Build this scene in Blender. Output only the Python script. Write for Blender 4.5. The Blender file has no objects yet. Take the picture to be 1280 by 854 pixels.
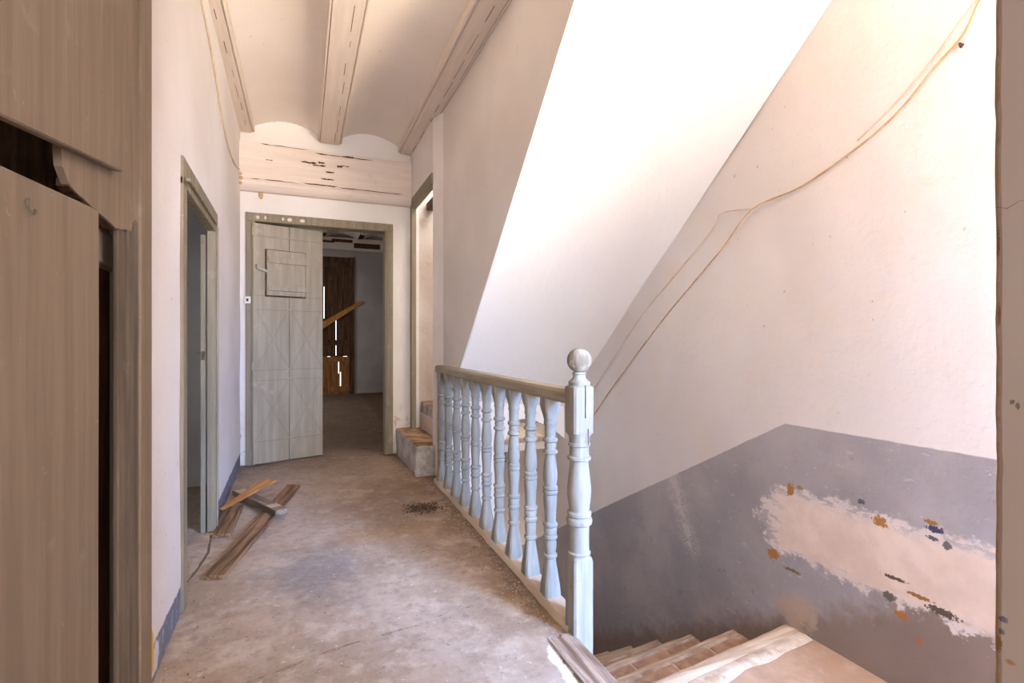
import bpy, bmesh, math, random
from mathutils import Vector, Matrix, noise as mnoise
random.seed(7)
S = bpy.context.scene
C = S.collection

# ------------------------------------------------------------------ camera
YAW = math.atan2(262, 640)
cam_d = bpy.data.cameras.new('camera')
cam_d.sensor_width = 36.0
cam_d.lens = 18.0
cam_d.clip_start = 0.02
cam = bpy.data.objects.new('camera', cam_d)
cam.location = (0, 0, 1.08)
cam.rotation_euler = (math.pi / 2, 0, -YAW)
C.objects.link(cam)
S.camera = cam

# ------------------------------------------------------------------ world, daylight, exposure
W = bpy.data.worlds.new('sky')
S.world = W
W.use_nodes = True
bg = W.node_tree.nodes['Background']
bg.inputs[0].default_value = (0.84, 0.92, 1.0, 1)
bg.inputs[1].default_value = 2.5


def area(name, loc, target, sx, sy, watts, col, spread=180):
    d = bpy.data.lights.new(name, 'AREA')
    d.shape = 'RECTANGLE'
    d.size, d.size_y = sx, sy
    d.energy = watts
    d.color = col
    d.spread = math.radians(spread)
    o = bpy.data.objects.new(name, d)
    o.location = loc
    o.rotation_euler = (Vector(target) - Vector(loc)).to_track_quat('-Z', 'Y').to_euler()
    C.objects.link(o)
    return o


# the sun, standing beyond the outer wall: through the landing window it falls on the landing and the back of the pier
sun_d = bpy.data.lights.new('sun', 'SUN')
sun_d.energy = 6
sun_d.angle = 0.01
sun_d.color = (1.0, 0.95, 0.88)
sun = bpy.data.objects.new('sun', sun_d)
sun.rotation_euler = Vector((-0.55, -0.30, -0.76)).to_track_quat('-Z', 'Y').to_euler()
C.objects.link(sun)
# daylight in the landing window (in the outer wall, behind the pier on the right)
area('window_sky_light', (2.50, -1.15, 1.65), (0.1, 2.6, -0.6), 1.5, 1.5, 165, (0.28, 0.50, 1.0), 75)
area('window_ground_light', (2.50, -1.15, 1.05), (0.3, 1.8, 3.6), 1.5, 1.2, 190, (1.0, 0.84, 0.67), 78)
# unseen lamp added at the end wall opening to brighten the soffit
area('soffit_fill_light', (1.56, -2.74, 1.45), (1.5, 2.2, 1.6), 0.7, 1.5, 40, (0.84, 0.93, 1.0))
# daylight from the upper floor, falling down the closed upper flight
area('upstairs_light', (1.5, 3.6, 3.15), (1.5, 4.6, 1.0), 0.7, 0.7, 26, (1.0, 0.93, 0.86))
# unseen lamps added to lift the dark far room and the lower passage
area('far_room_fill_light', (-2.55, 8.5, 1.6), (0.5, 8.0, 1.2), 1.0, 1.0, 26, (1.0, 0.92, 0.84))
area('passage_fill_light', (1.5, 4.5, -1.6), (1.6, 5.2, 0.0), 0.5, 0.5, 5, (1.0, 0.88, 0.78))
# unseen lamp added behind the camera to brighten the partition and pier
area('rear_fill_light', (0.15, -2.74, 1.5), (0.0, 1.0, 1.3), 0.9, 1.1, 76, (1.0, 0.95, 0.92))
S.view_settings.view_transform = 'Standard'
S.view_settings.look = 'None'
S.view_settings.gamma = 1.0
S.view_settings.use_curve_mapping = False
S.view_settings.exposure = 0.64
S.cycles.use_denoising = True
S.cycles.max_bounces = 12
S.cycles.diffuse_bounces = 8


# ------------------------------------------------------------------ material helpers
def lin(r, g, b):
    f = lambda v: (v / 255 / 12.92) if v / 255 <= 0.04045 else ((v / 255 + 0.055) / 1.055) ** 2.4
    return (f(r), f(g), f(b), 1.0)


class Mat:
    """small expression builder over a node tree"""
    def __init__(self, name, space='world'):
        self.m = bpy.data.materials.new(name)
        self.m.use_nodes = True
        self.t = self.m.node_tree
        self.b = self.t.nodes['Principled BSDF']
        self.b.inputs['Specular IOR Level'].default_value = 0.25
        if space == 'world':
            self.pos = self.t.nodes.new('ShaderNodeNewGeometry').outputs['Position']
        else:
            self.pos = self.t.nodes.new('ShaderNodeTexCoord').outputs['Object']
        s = self.n('ShaderNodeSeparateXYZ', {0: self.pos})
        self.x, self.y, self.z = s.outputs[0], s.outputs[1], s.outputs[2]

    def n(self, typ, ins=None, **props):
        nd = self.t.nodes.new(typ)
        for k, v in props.items():
            setattr(nd, k, v)
        for k, v in (ins or {}).items():
            if isinstance(v, bpy.types.NodeSocket):
                self.t.links.new(v, nd.inputs[k])
            else:
                nd.inputs[k].default_value = v
        return nd

    def ma(self, op, a, b=0.0, c=0.0, clamp=False):
        nd = self.n('ShaderNodeMath', {0: a, 1: b, 2: c}, operation=op)
        nd.use_clamp = clamp
        return nd.outputs[0]

    def add(self, a, b): return self.ma('ADD', a, b)
    def sub(self, a, b): return self.ma('SUBTRACT', a, b)
    def mul(self, a, b): return self.ma('MULTIPLY', a, b)
    def mx(self, a, b): return self.ma('MAXIMUM', a, b)
    def mn(self, a, b): return self.ma('MINIMUM', a, b)

    def noise(self, scale, detail=4, rough=0.55, stretch=None, dist=0.0, off=0.0):
        v = self.pos
        if stretch or off:
            v = self.n('ShaderNodeMapping', {0: v, 1: (off, off * 1.7, off * 0.6), 3: stretch or (1, 1, 1)}).outputs[0]
        nd = self.n('ShaderNodeTexNoise', {'Vector': v, 'Scale': scale, 'Detail': detail, 'Roughness': rough, 'Distortion': dist})
        return nd.outputs[0]

    def step(self, v, lo, hi):
        nd = self.n('ShaderNodeMapRange', {0: v, 1: lo, 2: hi, 3: 0.0, 4: 1.0})
        nd.interpolation_type = 'SMOOTHSTEP'
        return nd.outputs[0]

    def mix(self, f, a, b, mode='MIX'):
        nd = self.n('ShaderNodeMix', None, data_type='RGBA', blend_type=mode)
        for k, v in ((0, f), (6, a), (7, b)):
            if isinstance(v, bpy.types.NodeSocket):
                self.t.links.new(v, nd.inputs[k])
            else:
                nd.inputs[k].default_value = v
        return nd.outputs[2]

    def comb(self, a, b):
        return self.n('ShaderNodeCombineXYZ', {0: a, 1: b, 2: 0.0}).outputs[0]

    def seg(self, p, a, b):
        """distance of the 2-D point p to the segment a-b"""
        d = (b[0] - a[0], b[1] - a[1], 0)
        l2 = d[0] ** 2 + d[1] ** 2
        r = self.n('ShaderNodeVectorMath', {0: p, 1: (a[0], a[1], 0)}, operation='SUBTRACT').outputs[0]
        dt = self.n('ShaderNodeVectorMath', {0: r, 1: d}, operation='DOT_PRODUCT').outputs['Value']
        t = self.ma('MULTIPLY', dt, 1 / l2, clamp=True)
        q = self.n('ShaderNodeVectorMath', {0: d, 'Scale': t}, operation='SCALE').outputs[0]
        return self.n('ShaderNodeVectorMath', {0: r, 1: q}, operation='DISTANCE').outputs['Value']

    def poly(self, p, pts):
        r = None
        for a, b in zip(pts, pts[1:]):
            s = self.seg(p, a, b)
            r = s if r is None else self.mn(r, s)
        return r

    def blob(self, p, c, ru, rv, wob, amp=0.7, soft=0.08):
        """1 inside a ragged spot, 0 outside"""
        r = self.n('ShaderNodeVectorMath', {0: p, 1: (c[0], c[1], 0)}, operation='SUBTRACT').outputs[0]
        r = self.n('ShaderNodeVectorMath', {0: r, 1: (1 / ru, 1 / rv, 0)}, operation='MULTIPLY').outputs[0]
        l = self.n('ShaderNodeVectorMath', {0: r}, operation='LENGTH').outputs['Value']
        l = self.add(l, self.mul(self.sub(wob, 0.5), amp * 2))
        return self.step(l, 1 + soft, 1 - soft)

    def done(self, col, rough=0.85, height=None, dist=0.004, strength=0.6):
        if isinstance(col, bpy.types.NodeSocket):
            self.t.links.new(col, self.b.inputs['Base Color'])
        else:
            self.b.inputs['Base Color'].default_value = col
        if isinstance(rough, bpy.types.NodeSocket):
            self.t.links.new(rough, self.b.inputs['Roughness'])
        else:
            self.b.inputs['Roughness'].default_value = rough
        if height is not None:
            bp = self.n('ShaderNodeBump', {'Strength': strength, 'Distance': dist, 'Height': height})
            self.t.links.new(bp.outputs[0], self.b.inputs['Normal'])
        return self.m


def plaster(name, col, dark, paint=None, chips=0.25, bump=0.012, spot=0.35):
    m = Mat(name)
    big = m.noise(0.9, 3)
    mid = m.noise(6, 6, 0.6, off=3.1)
    fine = m.noise(45, 4, 0.6)
    stroke = m.noise(14, 4, 0.6, stretch=(1, 1, 0.25), off=8)
    c = m.mix(m.step(big, 0.35, 0.7), dark, col)
    c = m.mix(m.mul(m.step(mid, 0.58, 0.75), chips), c, dark)
    spots = m.step(m.noise(28, 2, 0.5, off=5), 0.735, 0.76)
    c = m.mix(m.mul(spots, spot), c, lin(120, 95, 70))
    if paint:
        c = paint(m, c, mid, fine)
    h = m.add(m.mul(mid, 1.0), m.add(m.mul(fine, 0.22), m.mul(stroke, 0.4)))
    return m.done(c, 0.88, h, bump, 0.55)


WHITE = lin(230, 226, 223)
WHITE_D = lin(218, 211, 205)
GREY = lin(128, 126, 128)


def paint_outer(m, c, mid, fine):
    p = m.comb(m.y, m.z)
    wob = m.noise(16, 5, 0.65, off=2)
    wob2 = m.noise(90, 4, 0.7, off=4)
    scr = m.noise(30, 4, 0.7, stretch=(1, 0.35, 1.0), off=9)
    # grey dado: level along the landing, falling with the flight beyond
    top = m.mn(0.712, m.sub(0.712, m.mul(m.sub(m.y, 1.66), 0.552)))
    edge = m.sub(m.add(m.z, m.mul(m.sub(wob, 0.5), 0.008)), top)
    dado = m.step(edge, 0.003, -0.003)
    g = m.mix(m.step(m.noise(2.2, 4), 0.35, 0.7), lin(152, 148, 150), lin(172, 167, 167))
    g = m.mix(m.mul(m.step(scr, 0.62, 0.72), 0.5), g, lin(196, 190, 184))
    g = m.mix(m.mul(m.step(m.noise(60, 3, 0.6, stretch=(1, 0.5, 1.3), off=23), 0.69, 0.72), 0.7), g, lin(206, 202, 198))
    g = m.mix(m.mul(m.step(m.noise(9, 5, 0.7, off=14), 0.60, 0.7), 0.4), g, lin(120, 114, 112))
    # dirt where the treads meet the wall
    dirt = m.step(m.sub(m.add(m.z, m.mul(m.sub(m.y, 1.62), 0.58)), m.mul(m.sub(wob, 0.5), 0.22)), -0.06, -0.20)
    g = m.mix(m.mul(dirt, 0.75), g, lin(128, 108, 90))
    g = m.mix(m.mul(m.blob(p, (1.60, -0.10), 0.09, 0.07, wob, 1.4, 0.3), 0.85), g, lin(176, 156, 136))
    # filled and peeled band of bare plaster
    zt = m.add(0.435, m.mul(m.sub(wob, 0.5), 0.16))
    zb = m.add(0.128, m.mul(m.sub(wob, 0.5), 0.20))
    ins = m.mul(m.step(m.sub(m.z, zt), 0.012, -0.012), m.step(m.sub(m.z, zb), -0.012, 0.012))
    yl = m.add(1.80, m.mul(m.sub(wob, 0.5), 0.30))
    yl = m.sub(yl, m.mul(m.ma('ABSOLUTE', m.sub(m.z, 0.26)), 0.55))
    ins = m.mul(ins, m.step(m.sub(m.y, yl), 0.02, -0.02))
    tone = m.mix(m.step(mid, 0.4, 0.65), lin(214, 194, 178), lin(226, 208, 192))
    rim = m.step(m.ma('ABSOLUTE', m.sub(m.z, 0.275)), 0.09, 0.15)
    rim = m.mx(rim, m.step(m.y, 1.62, 1.75))
    tone = m.mix(m.mul(rim, m.step(wob2, 0.40, 0.55)), tone, lin(206, 202, 200))
    fade = m.mul(m.mul(rim, m.step(scr, 0.50, 0.58)), 0.75)
    ins = m.mul(ins, m.sub(1.0, fade))
    g = m.mix(ins, g, tone)
    # pale repair streak above the second tread
    st = m.poly(p, [(2.44, 0.34), (2.36, 0.16), (2.26, -0.05)])
    st = m.sub(st, m.mul(m.sub(wob, 0.5), 0.16))
    g = m.mix(m.mx(m.step(st, 0.022, 0.010), m.mul(m.step(st, 0.10, 0.02), m.step(wob2, 0.46, 0.56))), g, lin(190, 184, 182))
    for (cy, cz, ry, rz, col) in (
            (1.631, 0.425, 0.022, 0.035, lin(164, 116, 62)), (1.585, 0.443, 0.014, 0.012, lin(164, 116, 62)),
            (1.251, 0.407, 0.030, 0.024, lin(164, 116, 62)), (1.719, 0.108, 0.034, 0.030, lin(164, 116, 62)),
            (1.07, 0.437, 0.034, 0.014, lin(72, 68, 96)), (1.085, 0.458, 0.026, 0.010, lin(150, 110, 50)),
            (1.08, 0.405, 0.02, 0.010, lin(96, 94, 96)), (1.035, 0.395, 0.018, 0.016, lin(110, 104, 100)),
            (1.05, 0.165, 0.06, 0.016, lin(92, 80, 66)), (1.12, 0.185, 0.05, 0.010, lin(150, 108, 60)),
            (1.20, 0.215, 0.05, 0.008, lin(96, 84, 70)), (1.22, 0.14, 0.03, 0.020, lin(104, 98, 92)),
            (1.18, 0.09, 0.03, 0.018, lin(168, 112, 60)), (1.12, 0.03, 0.010, 0.012, lin(170, 104, 56)),
            (1.32, 0.46, 0.018, 0.012, lin(88, 86, 86)), (1.62, 0.07, 0.05, 0.008, lin(120, 96, 66))):
        g = m.mix(m.blob(p, (cy, cz), ry * 0.8, rz * 0.8, wob2, 1.5), g, col)
    # worn yellowish rubs in the white above
    c = m.mix(m.mul(m.step(m.noise(3.0, 6, 0.7, off=21), 0.56, 0.72), 0.35), c, lin(224, 204, 176))
    return m.mix(dado, c, g)


def paint_left(m, c, mid, fine):
    wob = m.noise(18, 4, 0.6)
    edge = m.add(m.z, m.mul(m.sub(wob, 0.5), 0.03))
    d = m.step(edge, 0.115, 0.105)
    g = m.mix(m.step(m.noise(22, 5, 0.7, off=4), 0.52, 0.66), lin(112, 112, 124), lin(150, 148, 156))
    g = m.mix(m.blob(m.comb(m.y, m.z), (1.97, 0.055), 0.05, 0.045, wob), g, lin(205, 200, 196))
    c = m.mix(d, c, g)
    c = m.mix(m.blob(m.comb(m.y, m.z), (1.93, 0.10), 0.03, 0.07, m.noise(30, 3, stretch=(1, 1, 0.2)), 1.2), c, lin(222, 178, 84))
    # bare paint showing on the corner edge
    return c


def paint_far(m, c, mid, fine):
    p = m.comb(m.x, m.z)
    wob = m.noise(14, 5, 0.65)
    c = m.mix(m.mul(m.step(m.z, 0.55, 0.2), m.mul(m.step(wob, 0.5, 0.62), 0.6)), c, lin(170, 130, 110))
    return c


def paint_pier(m, c, mid, fine):
    p = m.comb(m.y, m.z)
    wob = m.noise(60, 4, 0.6)
    c = m.mix(m.step(m.add(m.y, m.mul(m.sub(wob, 0.5), 0.008)), 0.438, 0.444), c, lin(168, 138, 104))
    for (cy, cz, r, q, col) in ((0.442, 1.23, 0.004, 0.03, lin(120, 92, 66)), (0.44, 1.12, 0.003, 0.02, lin(150, 110, 70)),
                                (0.435, 0.66, 0.008, 0.006, lin(72, 76, 120)), (0.437, 0.64, 0.005, 0.006, lin(72, 76, 120)),
                                (0.441, 0.62, 0.006, 0.016, lin(150, 112, 60)), (0.427, 0.60, 0.007, 0.005, lin(176, 120, 48)),
                                (0.424, 0.99, 0.004, 0.005, lin(90, 86, 84)), (0.418, 0.985, 0.003, 0.007, lin(90, 86, 84))):
        c = m.mix(m.mul(m.blob(p, (cy, cz), r * 0.75, q * 0.75, m.noise(420, 3, 0.6), 1.2, 0.25), 0.75), c, col)
    k = m.sub(m.poly(p, [(0.445, 1.286), (0.43, 1.28), (0.415, 1.288), (0.40, 1.285)]), m.mul(m.sub(wob, 0.5), 0.002))
    return m.mix(m.mul(m.step(k, 0.0009, 0.0003), 0.6), c, lin(110, 98, 90))


def floor_material():
    m = Mat('worn_cement_floor')
    p = m.comb(m.x, m.y)
    big = m.noise(1.6, 5, 0.6, off=1)
    mid = m.noise(7, 6, 0.65, off=2)
    fine = m.noise(60, 5, 0.7)
    c = m.mix(m.step(big, 0.38, 0.62), lin(162, 142, 124), lin(182, 163, 146))
    c = m.mix(m.mul(m.step(mid, 0.5, 0.68), 0.65), c, lin(196, 180, 164))
    c = m.mix(m.mul(m.step(m.noise(4, 6, 0.7, off=7), 0.55, 0.70), 0.5), c, lin(142, 124, 110))
    # brown dirt towards the railing, darker brown towards the far room
    d = m.step(m.add(m.x, m.mul(m.sub(big, 0.5), 1.0)), 0.42, 0.86)
    d = m.mul(d, m.step(m.y, 1.35, 1.9))
    c = m.mix(m.mul(d, 0.75), c, m.mix(m.step(mid, 0.4, 0.65), lin(142, 114, 88), lin(178, 152, 126)))
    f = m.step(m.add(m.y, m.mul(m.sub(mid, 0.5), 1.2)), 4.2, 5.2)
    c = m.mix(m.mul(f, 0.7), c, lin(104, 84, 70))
    # ochre trail and dark damp spot
    c = m.mix(m.mul(m.blob(p, (0.33, 2.95), 0.42, 0.10, big, 1.4, 0.6), 0.45), c, lin(172, 136, 98))
    c = m.mix(m.mul(m.blob(p, (0.06, 2.58), 0.19, 0.30, m.noise(5, 6, 0.7, off=31), 1.6, 0.7), 0.6), c, lin(120, 114, 116))
    c = m.mix(m.mul(m.blob(p, (0.62, 3.4), 0.25, 0.5, mid, 1.2, 0.6), 0.4), c, lin(132, 108, 86))
    # cracks and slab joints
    wob = m.mul(m.sub(m.noise(9, 5, 0.7), 0.5), 0.05)
    k1 = m.add(m.poly(p, [(-0.16, 1.83), (0.06, 1.90), (0.25, 1.927), (0.40, 1.95), (0.70, 2.06)]), wob)
    k1 = m.ma('ABSOLUTE', k1)
    crack = m.mul(m.step(k1, 0.0035, 0.001), 0.7)
    k2 = m.ma('ABSOLUTE', m.add(m.poly(p, [(-0.50, 2.55), (-0.465, 2.80), (-0.45, 3.03), (-0.475, 3.30)]), m.mul(wob, 0.6)))
    crack = m.mx(crack, m.step(k2, 0.008, 0.003))
    c = m.mix(m.mul(crack, 0.75), c, lin(70, 54, 42))
    dust = m.step(m.noise(38, 3, 0.6, off=11), 0.68, 0.72)
    c = m.mix(m.mul(dust, 0.6), c, lin(214, 206, 200))
    grit = m.step(m.noise(55, 2, 0.6, off=15), 0.70, 0.74)
    c = m.mix(m.mul(grit, 0.6), c, lin(78, 64, 54))
    gr = m.noise(24, 8, 0.75, off=17)
    c = m.mix(m.mul(m.step(gr, 0.5, 0.66), 0.42), c, lin(122, 104, 90))
    c = m.mix(m.mul(m.step(gr, 0.46, 0.34), 0.35), c, lin(202, 186, 170))
    # torn pale screed along the wooden nosing
    tn = m.add(m.poly(p, [(0.84, 1.67), (0.80, 1.58), (0.80, 1.48), (0.775, 1.38), (0.77, 1.2)]), m.mul(m.sub(m.noise(20, 5, 0.7, off=19), 0.5), 0.06))
    c = m.mix(m.step(tn, 0.022, 0.014), c, lin(216, 208, 200))
    # dirt gathered along the foot of the railing
    ft = m.sub(m.add(m.x, m.mul(m.sub(gr, 0.5), 0.25)), m.mul(m.y, 0.0248))
    c = m.mix(m.mul(m.mul(m.step(ft, 0.76, 0.88), m.step(m.y, 1.72, 1.9)), 0.7), c, lin(106, 84, 64))
    h = m.sub(m.add(m.add(m.mul(mid, 0.8), m.mul(gr, 0.6)), m.mul(fine, 0.3)), m.mul(crack, 0.8))
    return m.done(c, 0.9, h, 0.014, 0.6)


def painted_wood(name, col, worn, dark, axis='z', wear=0.3, grain=1.0, space='world'):
    m = Mat(name, space)
    st = {'x': (0.06, 1, 1), 'y': (1, 0.06, 1), 'z': (1, 1, 0.06)}[axis]
    g = m.noise(55, 5, 0.65, stretch=st)
    g2 = m.noise(24, 5, 0.65, stretch=st, off=2)
    mid = m.noise(9, 5, 0.65, off=6)
    c = m.mix(m.step(g2, 0.35, 0.68), dark, col)
    c = m.mix(m.mul(m.step(g, 0.55, 0.72), 0.45 * grain), c, dark)
    c = m.mix(m.mul(m.step(mid, 0.60, 0.70), wear), c, worn)
    chip = m.step(m.noise(32, 3, 0.6, off=9), 0.70, 0.73)
    c = m.mix(m.mul(chip, wear * 1.6), c, worn)
    h = m.add(m.mul(g, 0.6), m.mul(mid, 0.4))
    return m.done(c, 0.75, h, 0.004 * grain, 0.5)


def raw_wood(name, a, b, axis='y', space='object'):
    m = Mat(name, space)
    st = {'x': (0.05, 1, 1), 'y': (1, 0.05, 1), 'z': (1, 1, 0.05)}[axis]
    g = m.noise(40, 5, 0.6, stretch=st, dist=0.4)
    g2 = m.noise(7, 4, 0.6, off=3)
    c = m.mix(m.step(g, 0.35, 0.65), a, b)
    c = m.mix(m.mul(m.step(g2, 0.5, 0.7), 0.5), c, a)
    return m.done(c, 0.8, g, 0.003, 0.6)


def speckled(name, a, b, c2=None, scale=12, rough=0.9, bump=0.01, space='world'):
    m = Mat(name, space)
    n1 = m.noise(scale, 6, 0.65)
    n2 = m.noise(scale * 6, 4, 0.6)
    c = m.mix(m.step(n1, 0.38, 0.64), a, b)
    if c2:
        c = m.mix(m.mul(m.step(m.noise(scale * 0.5, 5, 0.7, off=5), 0.52, 0.66), 0.8), c, c2)
    return m.done(c, rough, m.add(n1, m.mul(n2, 0.3)), bump, 0.6)


def dusty_step(name):
    m = Mat(name)
    nz = m.n('ShaderNodeSeparateXYZ', {0: m.t.nodes[[n.name for n in m.t.nodes if n.bl_idname == 'ShaderNodeNewGeometry'][0]].outputs['Normal']}).outputs[2]
    n1 = m.noise(9, 6, 0.65)
    n2 = m.noise(30, 4, 0.6)
    side = m.mix(m.step(n1, 0.4, 0.62), lin(158, 150, 144), lin(196, 190, 184))
    side = m.mix(m.mul(m.step(n2, 0.60, 0.68), 0.4), side, lin(140, 108, 88))
    top = m.mix(m.step(n1, 0.4, 0.62), lin(122, 92, 66), lin(166, 136, 108))
    c = m.mix(m.step(m.add(nz, m.mul(m.sub(n2, 0.5), 0.5)), 0.45, 0.65), side, top)
    return m.done(c, 0.9, m.add(n1, m.mul(n2, 0.4)), 0.014, 0.6)


M = {}
M['wall'] = plaster('white_plaster', WHITE, WHITE_D)
M['outer'] = plaster('stairwell_plaster', WHITE, WHITE_D, paint_outer)
M['left'] = plaster('left_wall_plaster', WHITE, WHITE_D, paint_left, 0.15)
M['far'] = plaster('far_wall_plaster', WHITE, WHITE_D, paint_far)
M['pier'] = plaster('pier_plaster', lin(196, 186, 180), lin(184, 172, 164), paint_pier, 0.1, 0.003)
M['ceil'] = plaster('ceiling_plaster', lin(230, 222, 214), lin(222, 211, 201), None, 0.2)
M['soffit'] = plaster('soffit_plaster', lin(240, 237, 233), lin(236, 232, 226), None, 0.08, 0.008, 0.05)
M['rough'] = plaster('rough_whitewash', lin(214, 206, 200), lin(184, 170, 160), None, 0.8, 0.03)
M['dim'] = plaster('passage_plaster', lin(196, 180, 172), lin(178, 160, 150))
M['grey_room'] = plaster('side_room_plaster', lin(190, 186, 184), lin(166, 160, 158), None, 0.5)
M['floor'] = floor_material()
M['frame'] = painted_wood('olive_grey_frame_paint', lin(148, 138, 119), lin(196, 184, 166), lin(128, 118, 99), 'z', 0.2, 0.6)
M['leaf'] = painted_wood('pale_grey_door_paint', lin(168, 160, 144), lin(196, 188, 174), lin(152, 144, 128), 'z', 0.25, 0.5)
M['leaf_dark'] = painted_wood('groove_paint', lin(148, 140, 122), lin(160, 150, 134), lin(136, 128, 110), 'z', 0.1)
M['panel'] = painted_wood('weathered_board_paint', lin(142, 128, 112), lin(180, 170, 158), lin(128, 114, 98), 'z', 0.16, 0.45)
M['panel_dark'] = painted_wood('weathered_post_paint', lin(118, 108, 96), lin(150, 142, 130), lin(92, 82, 72), 'z', 0.2)
M['rail_paint'] = painted_wood('pale_blue_railing_paint', lin(160, 158, 150), lin(112, 96, 80), lin(140, 137, 128), 'z', 0.4, 1.0)
M['hand_paint'] = painted_wood('worn_handrail_paint', lin(176, 168, 150), lin(200, 190, 170), lin(150, 138, 118), 'y', 0.25, 0.6)
M['curb'] = plaster('curb_plaster', lin(222, 210, 196), lin(190, 170, 148), None, 0.6)
M['nosing'] = raw_wood('weathered_nosing_wood', lin(110, 88, 70), lin(186, 164, 144), 'y', 'world')
M['tread_wood'] = raw_wood('tread_nosing_wood', lin(172, 146, 118), lin(204, 184, 160), 'x', 'world')
M['cement'] = speckled('tread_cement', lin(170, 150, 132), lin(206, 192, 178), lin(150, 118, 92), 9)
M['brick'] = speckled('brick_red', lin(160, 126, 106), lin(182, 150, 128), lin(190, 174, 160), 14)
M['terracotta'] = speckled('terracotta_landing', lin(176, 146, 122), lin(192, 164, 140), lin(204, 186, 166), 5)
M['step'] = dusty_step('dusty_whitewashed_step')
M['board'] = raw_wood('old_board_wood', lin(92, 66, 46), lin(158, 122, 90), 'y')
M['board_new'] = raw_wood('fresh_split_wood', lin(160, 104, 54), lin(206, 152, 94), 'y')
M['board_grey'] = raw_wood('grey_batten_wood', lin(100, 84, 70), lin(150, 132, 114), 'y')
M['sawn'] = raw_wood('pale_sawn_wood', lin(176, 146, 116), lin(206, 180, 150), 'y')
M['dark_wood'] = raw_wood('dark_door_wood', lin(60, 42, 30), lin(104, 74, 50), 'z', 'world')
M['lit_wood'] = raw_wood('lit_door_wood', lin(124, 80, 46), lin(176, 120, 72), 'z', 'world')  # brighter brown paints in daylight glowing through the lower planks
M['beam'] = painted_wood('whitewashed_beam', lin(224, 212, 200), lin(196, 168, 144), lin(214, 200, 187), 'y', 0.15, 0.4)
M['lintel'] = painted_wood('peeling_lintel', lin(226, 214, 204), lin(208, 178, 158), lin(217, 203, 193), 'x', 0.3, 0.4)
M['crack'] = speckled('dark_split', lin(66, 44, 32), lin(104, 72, 52), None, 30)
M['cable'] = speckled('painted_cable', lin(182, 148, 108), lin(206, 180, 148), None, 8, 0.7, 0.001)
M['cable_w'] = speckled('whitewashed_cable', lin(206, 186, 162), lin(222, 208, 192), None, 8, 0.7, 0.001)
M['iron'] = speckled('rusty_iron', lin(62, 48, 40), lin(110, 78, 54), None, 60, 0.6, 0.002)
M['plastic'] = speckled('white_switch', lin(226, 222, 214), lin(214, 208, 198), None, 20, 0.5, 0.001)
M['crumb'] = speckled('crumbled_plaster', lin(120, 98, 80), lin(196, 184, 174), None, 40)
M['dirt'] = speckled('dark_dirt', lin(66, 52, 42), lin(104, 84, 68), None, 40)
M['orange'] = speckled('orange_paint_wood', lin(138, 74, 40), lin(168, 96, 54), None, 20)


# ------------------------------------------------------------------ mesh helpers
def mesh_obj(name, bm, mat, parent=None, smooth=False, world=None):
    me = bpy.data.meshes.new(name)
    bmesh.ops.recalc_face_normals(bm, faces=bm.faces)
    bm.to_mesh(me)
    bm.free()
    if smooth:
        for p in me.polygons:
            p.use_smooth = True
    me.materials.append(M[mat] if isinstance(mat, str) else mat)
    o = bpy.data.objects.new(name, me)
    C.objects.link(o)
    if parent is not None:
        o.parent = parent
    return o


def struct(name, bm, mat, parent=None, smooth=False):
    o = mesh_obj(name, bm, mat, parent, smooth)
    if parent is None:
        o['kind'] = 'structure'
    return o


def tag(o, label, cat, group=None):
    o['label'] = label
    o['category'] = cat
    if group:
        o['group'] = group
    return o


def thing(name, label, cat, loc=(0, 0, 0), rz=0.0, group=None):
    o = bpy.data.objects.new(name, None)
    o.empty_display_size = 0.1
    o.location = loc
    o.rotation_euler = (0, 0, rz)
    C.objects.link(o)
    return tag(o, label, cat, group)


def hexa(bm, pts):
    """8 points: bottom ring then top ring"""
    v = [bm.verts.new(p) for p in pts]
    for f in ((0, 1, 2, 3), (7, 6, 5, 4), (0, 4, 5, 1), (1, 5, 6, 2), (2, 6, 7, 3), (3, 7, 4, 0)):
        bm.faces.new([v[i] for i in f])
    return v


def box(bm, x0, x1, y0, y1, z0, z1):
    return hexa(bm, [(x0, y0, z0), (x1, y0, z0), (x1, y1, z0), (x0, y1, z0),
                     (x0, y0, z1), (x1, y0, z1), (x1, y1, z1), (x0, y1, z1)])


def bevel(bm, w, seg=2, edges=None):
    bmesh.ops.recalc_face_normals(bm, faces=bm.faces)
    bmesh.ops.bevel(bm, geom=edges or bm.edges[:], offset=w, segments=seg, profile=0.6, affect='EDGES')


def bbox(x0, x1, y0, y1, z0, z1, w=0.004, seg=2):
    bm = bmesh.new()
    box(bm, x0, x1, y0, y1, z0, z1)
    if w:
        bevel(bm, w, seg)
    return bm


def prism(bm, pts, d):
    """extrude the polygon pts (3-D) by the vector d"""
    d = Vector(d)
    a = [bm.verts.new(p) for p in pts]
    b = [bm.verts.new(Vector(p) + d) for p in pts]
    n = len(a)
    bm.faces.new(a)
    bm.faces.new(b[::-1])
    for i in range(n):
        bm.faces.new((a[i], b[i], b[(i + 1) % n], a[(i + 1) % n]))


def tube(bm, pts, r, n=6):
    pts = [Vector(p) for p in pts]
    rings = []
    for i, p in enumerate(pts):
        d = (pts[min(i + 1, len(pts) - 1)] - pts[max(i - 1, 0)]).normalized()
        a = d.orthogonal().normalized() if abs(d.z) > 0.95 else d.cross(Vector((0, 0, 1))).normalized()
        b = d.cross(a)
        rings.append([bm.verts.new(p + (a * math.cos(k * 2 * math.pi / n) + b * math.sin(k * 2 * math.pi / n)) * r) for k in range(n)])
    for q, w in zip(rings, rings[1:]):
        for k in range(n):
            bm.faces.new((q[k], q[(k + 1) % n], w[(k + 1) % n], w[k]))
    bm.faces.new(rings[0][::-1])
    bm.faces.new(rings[-1])


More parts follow.
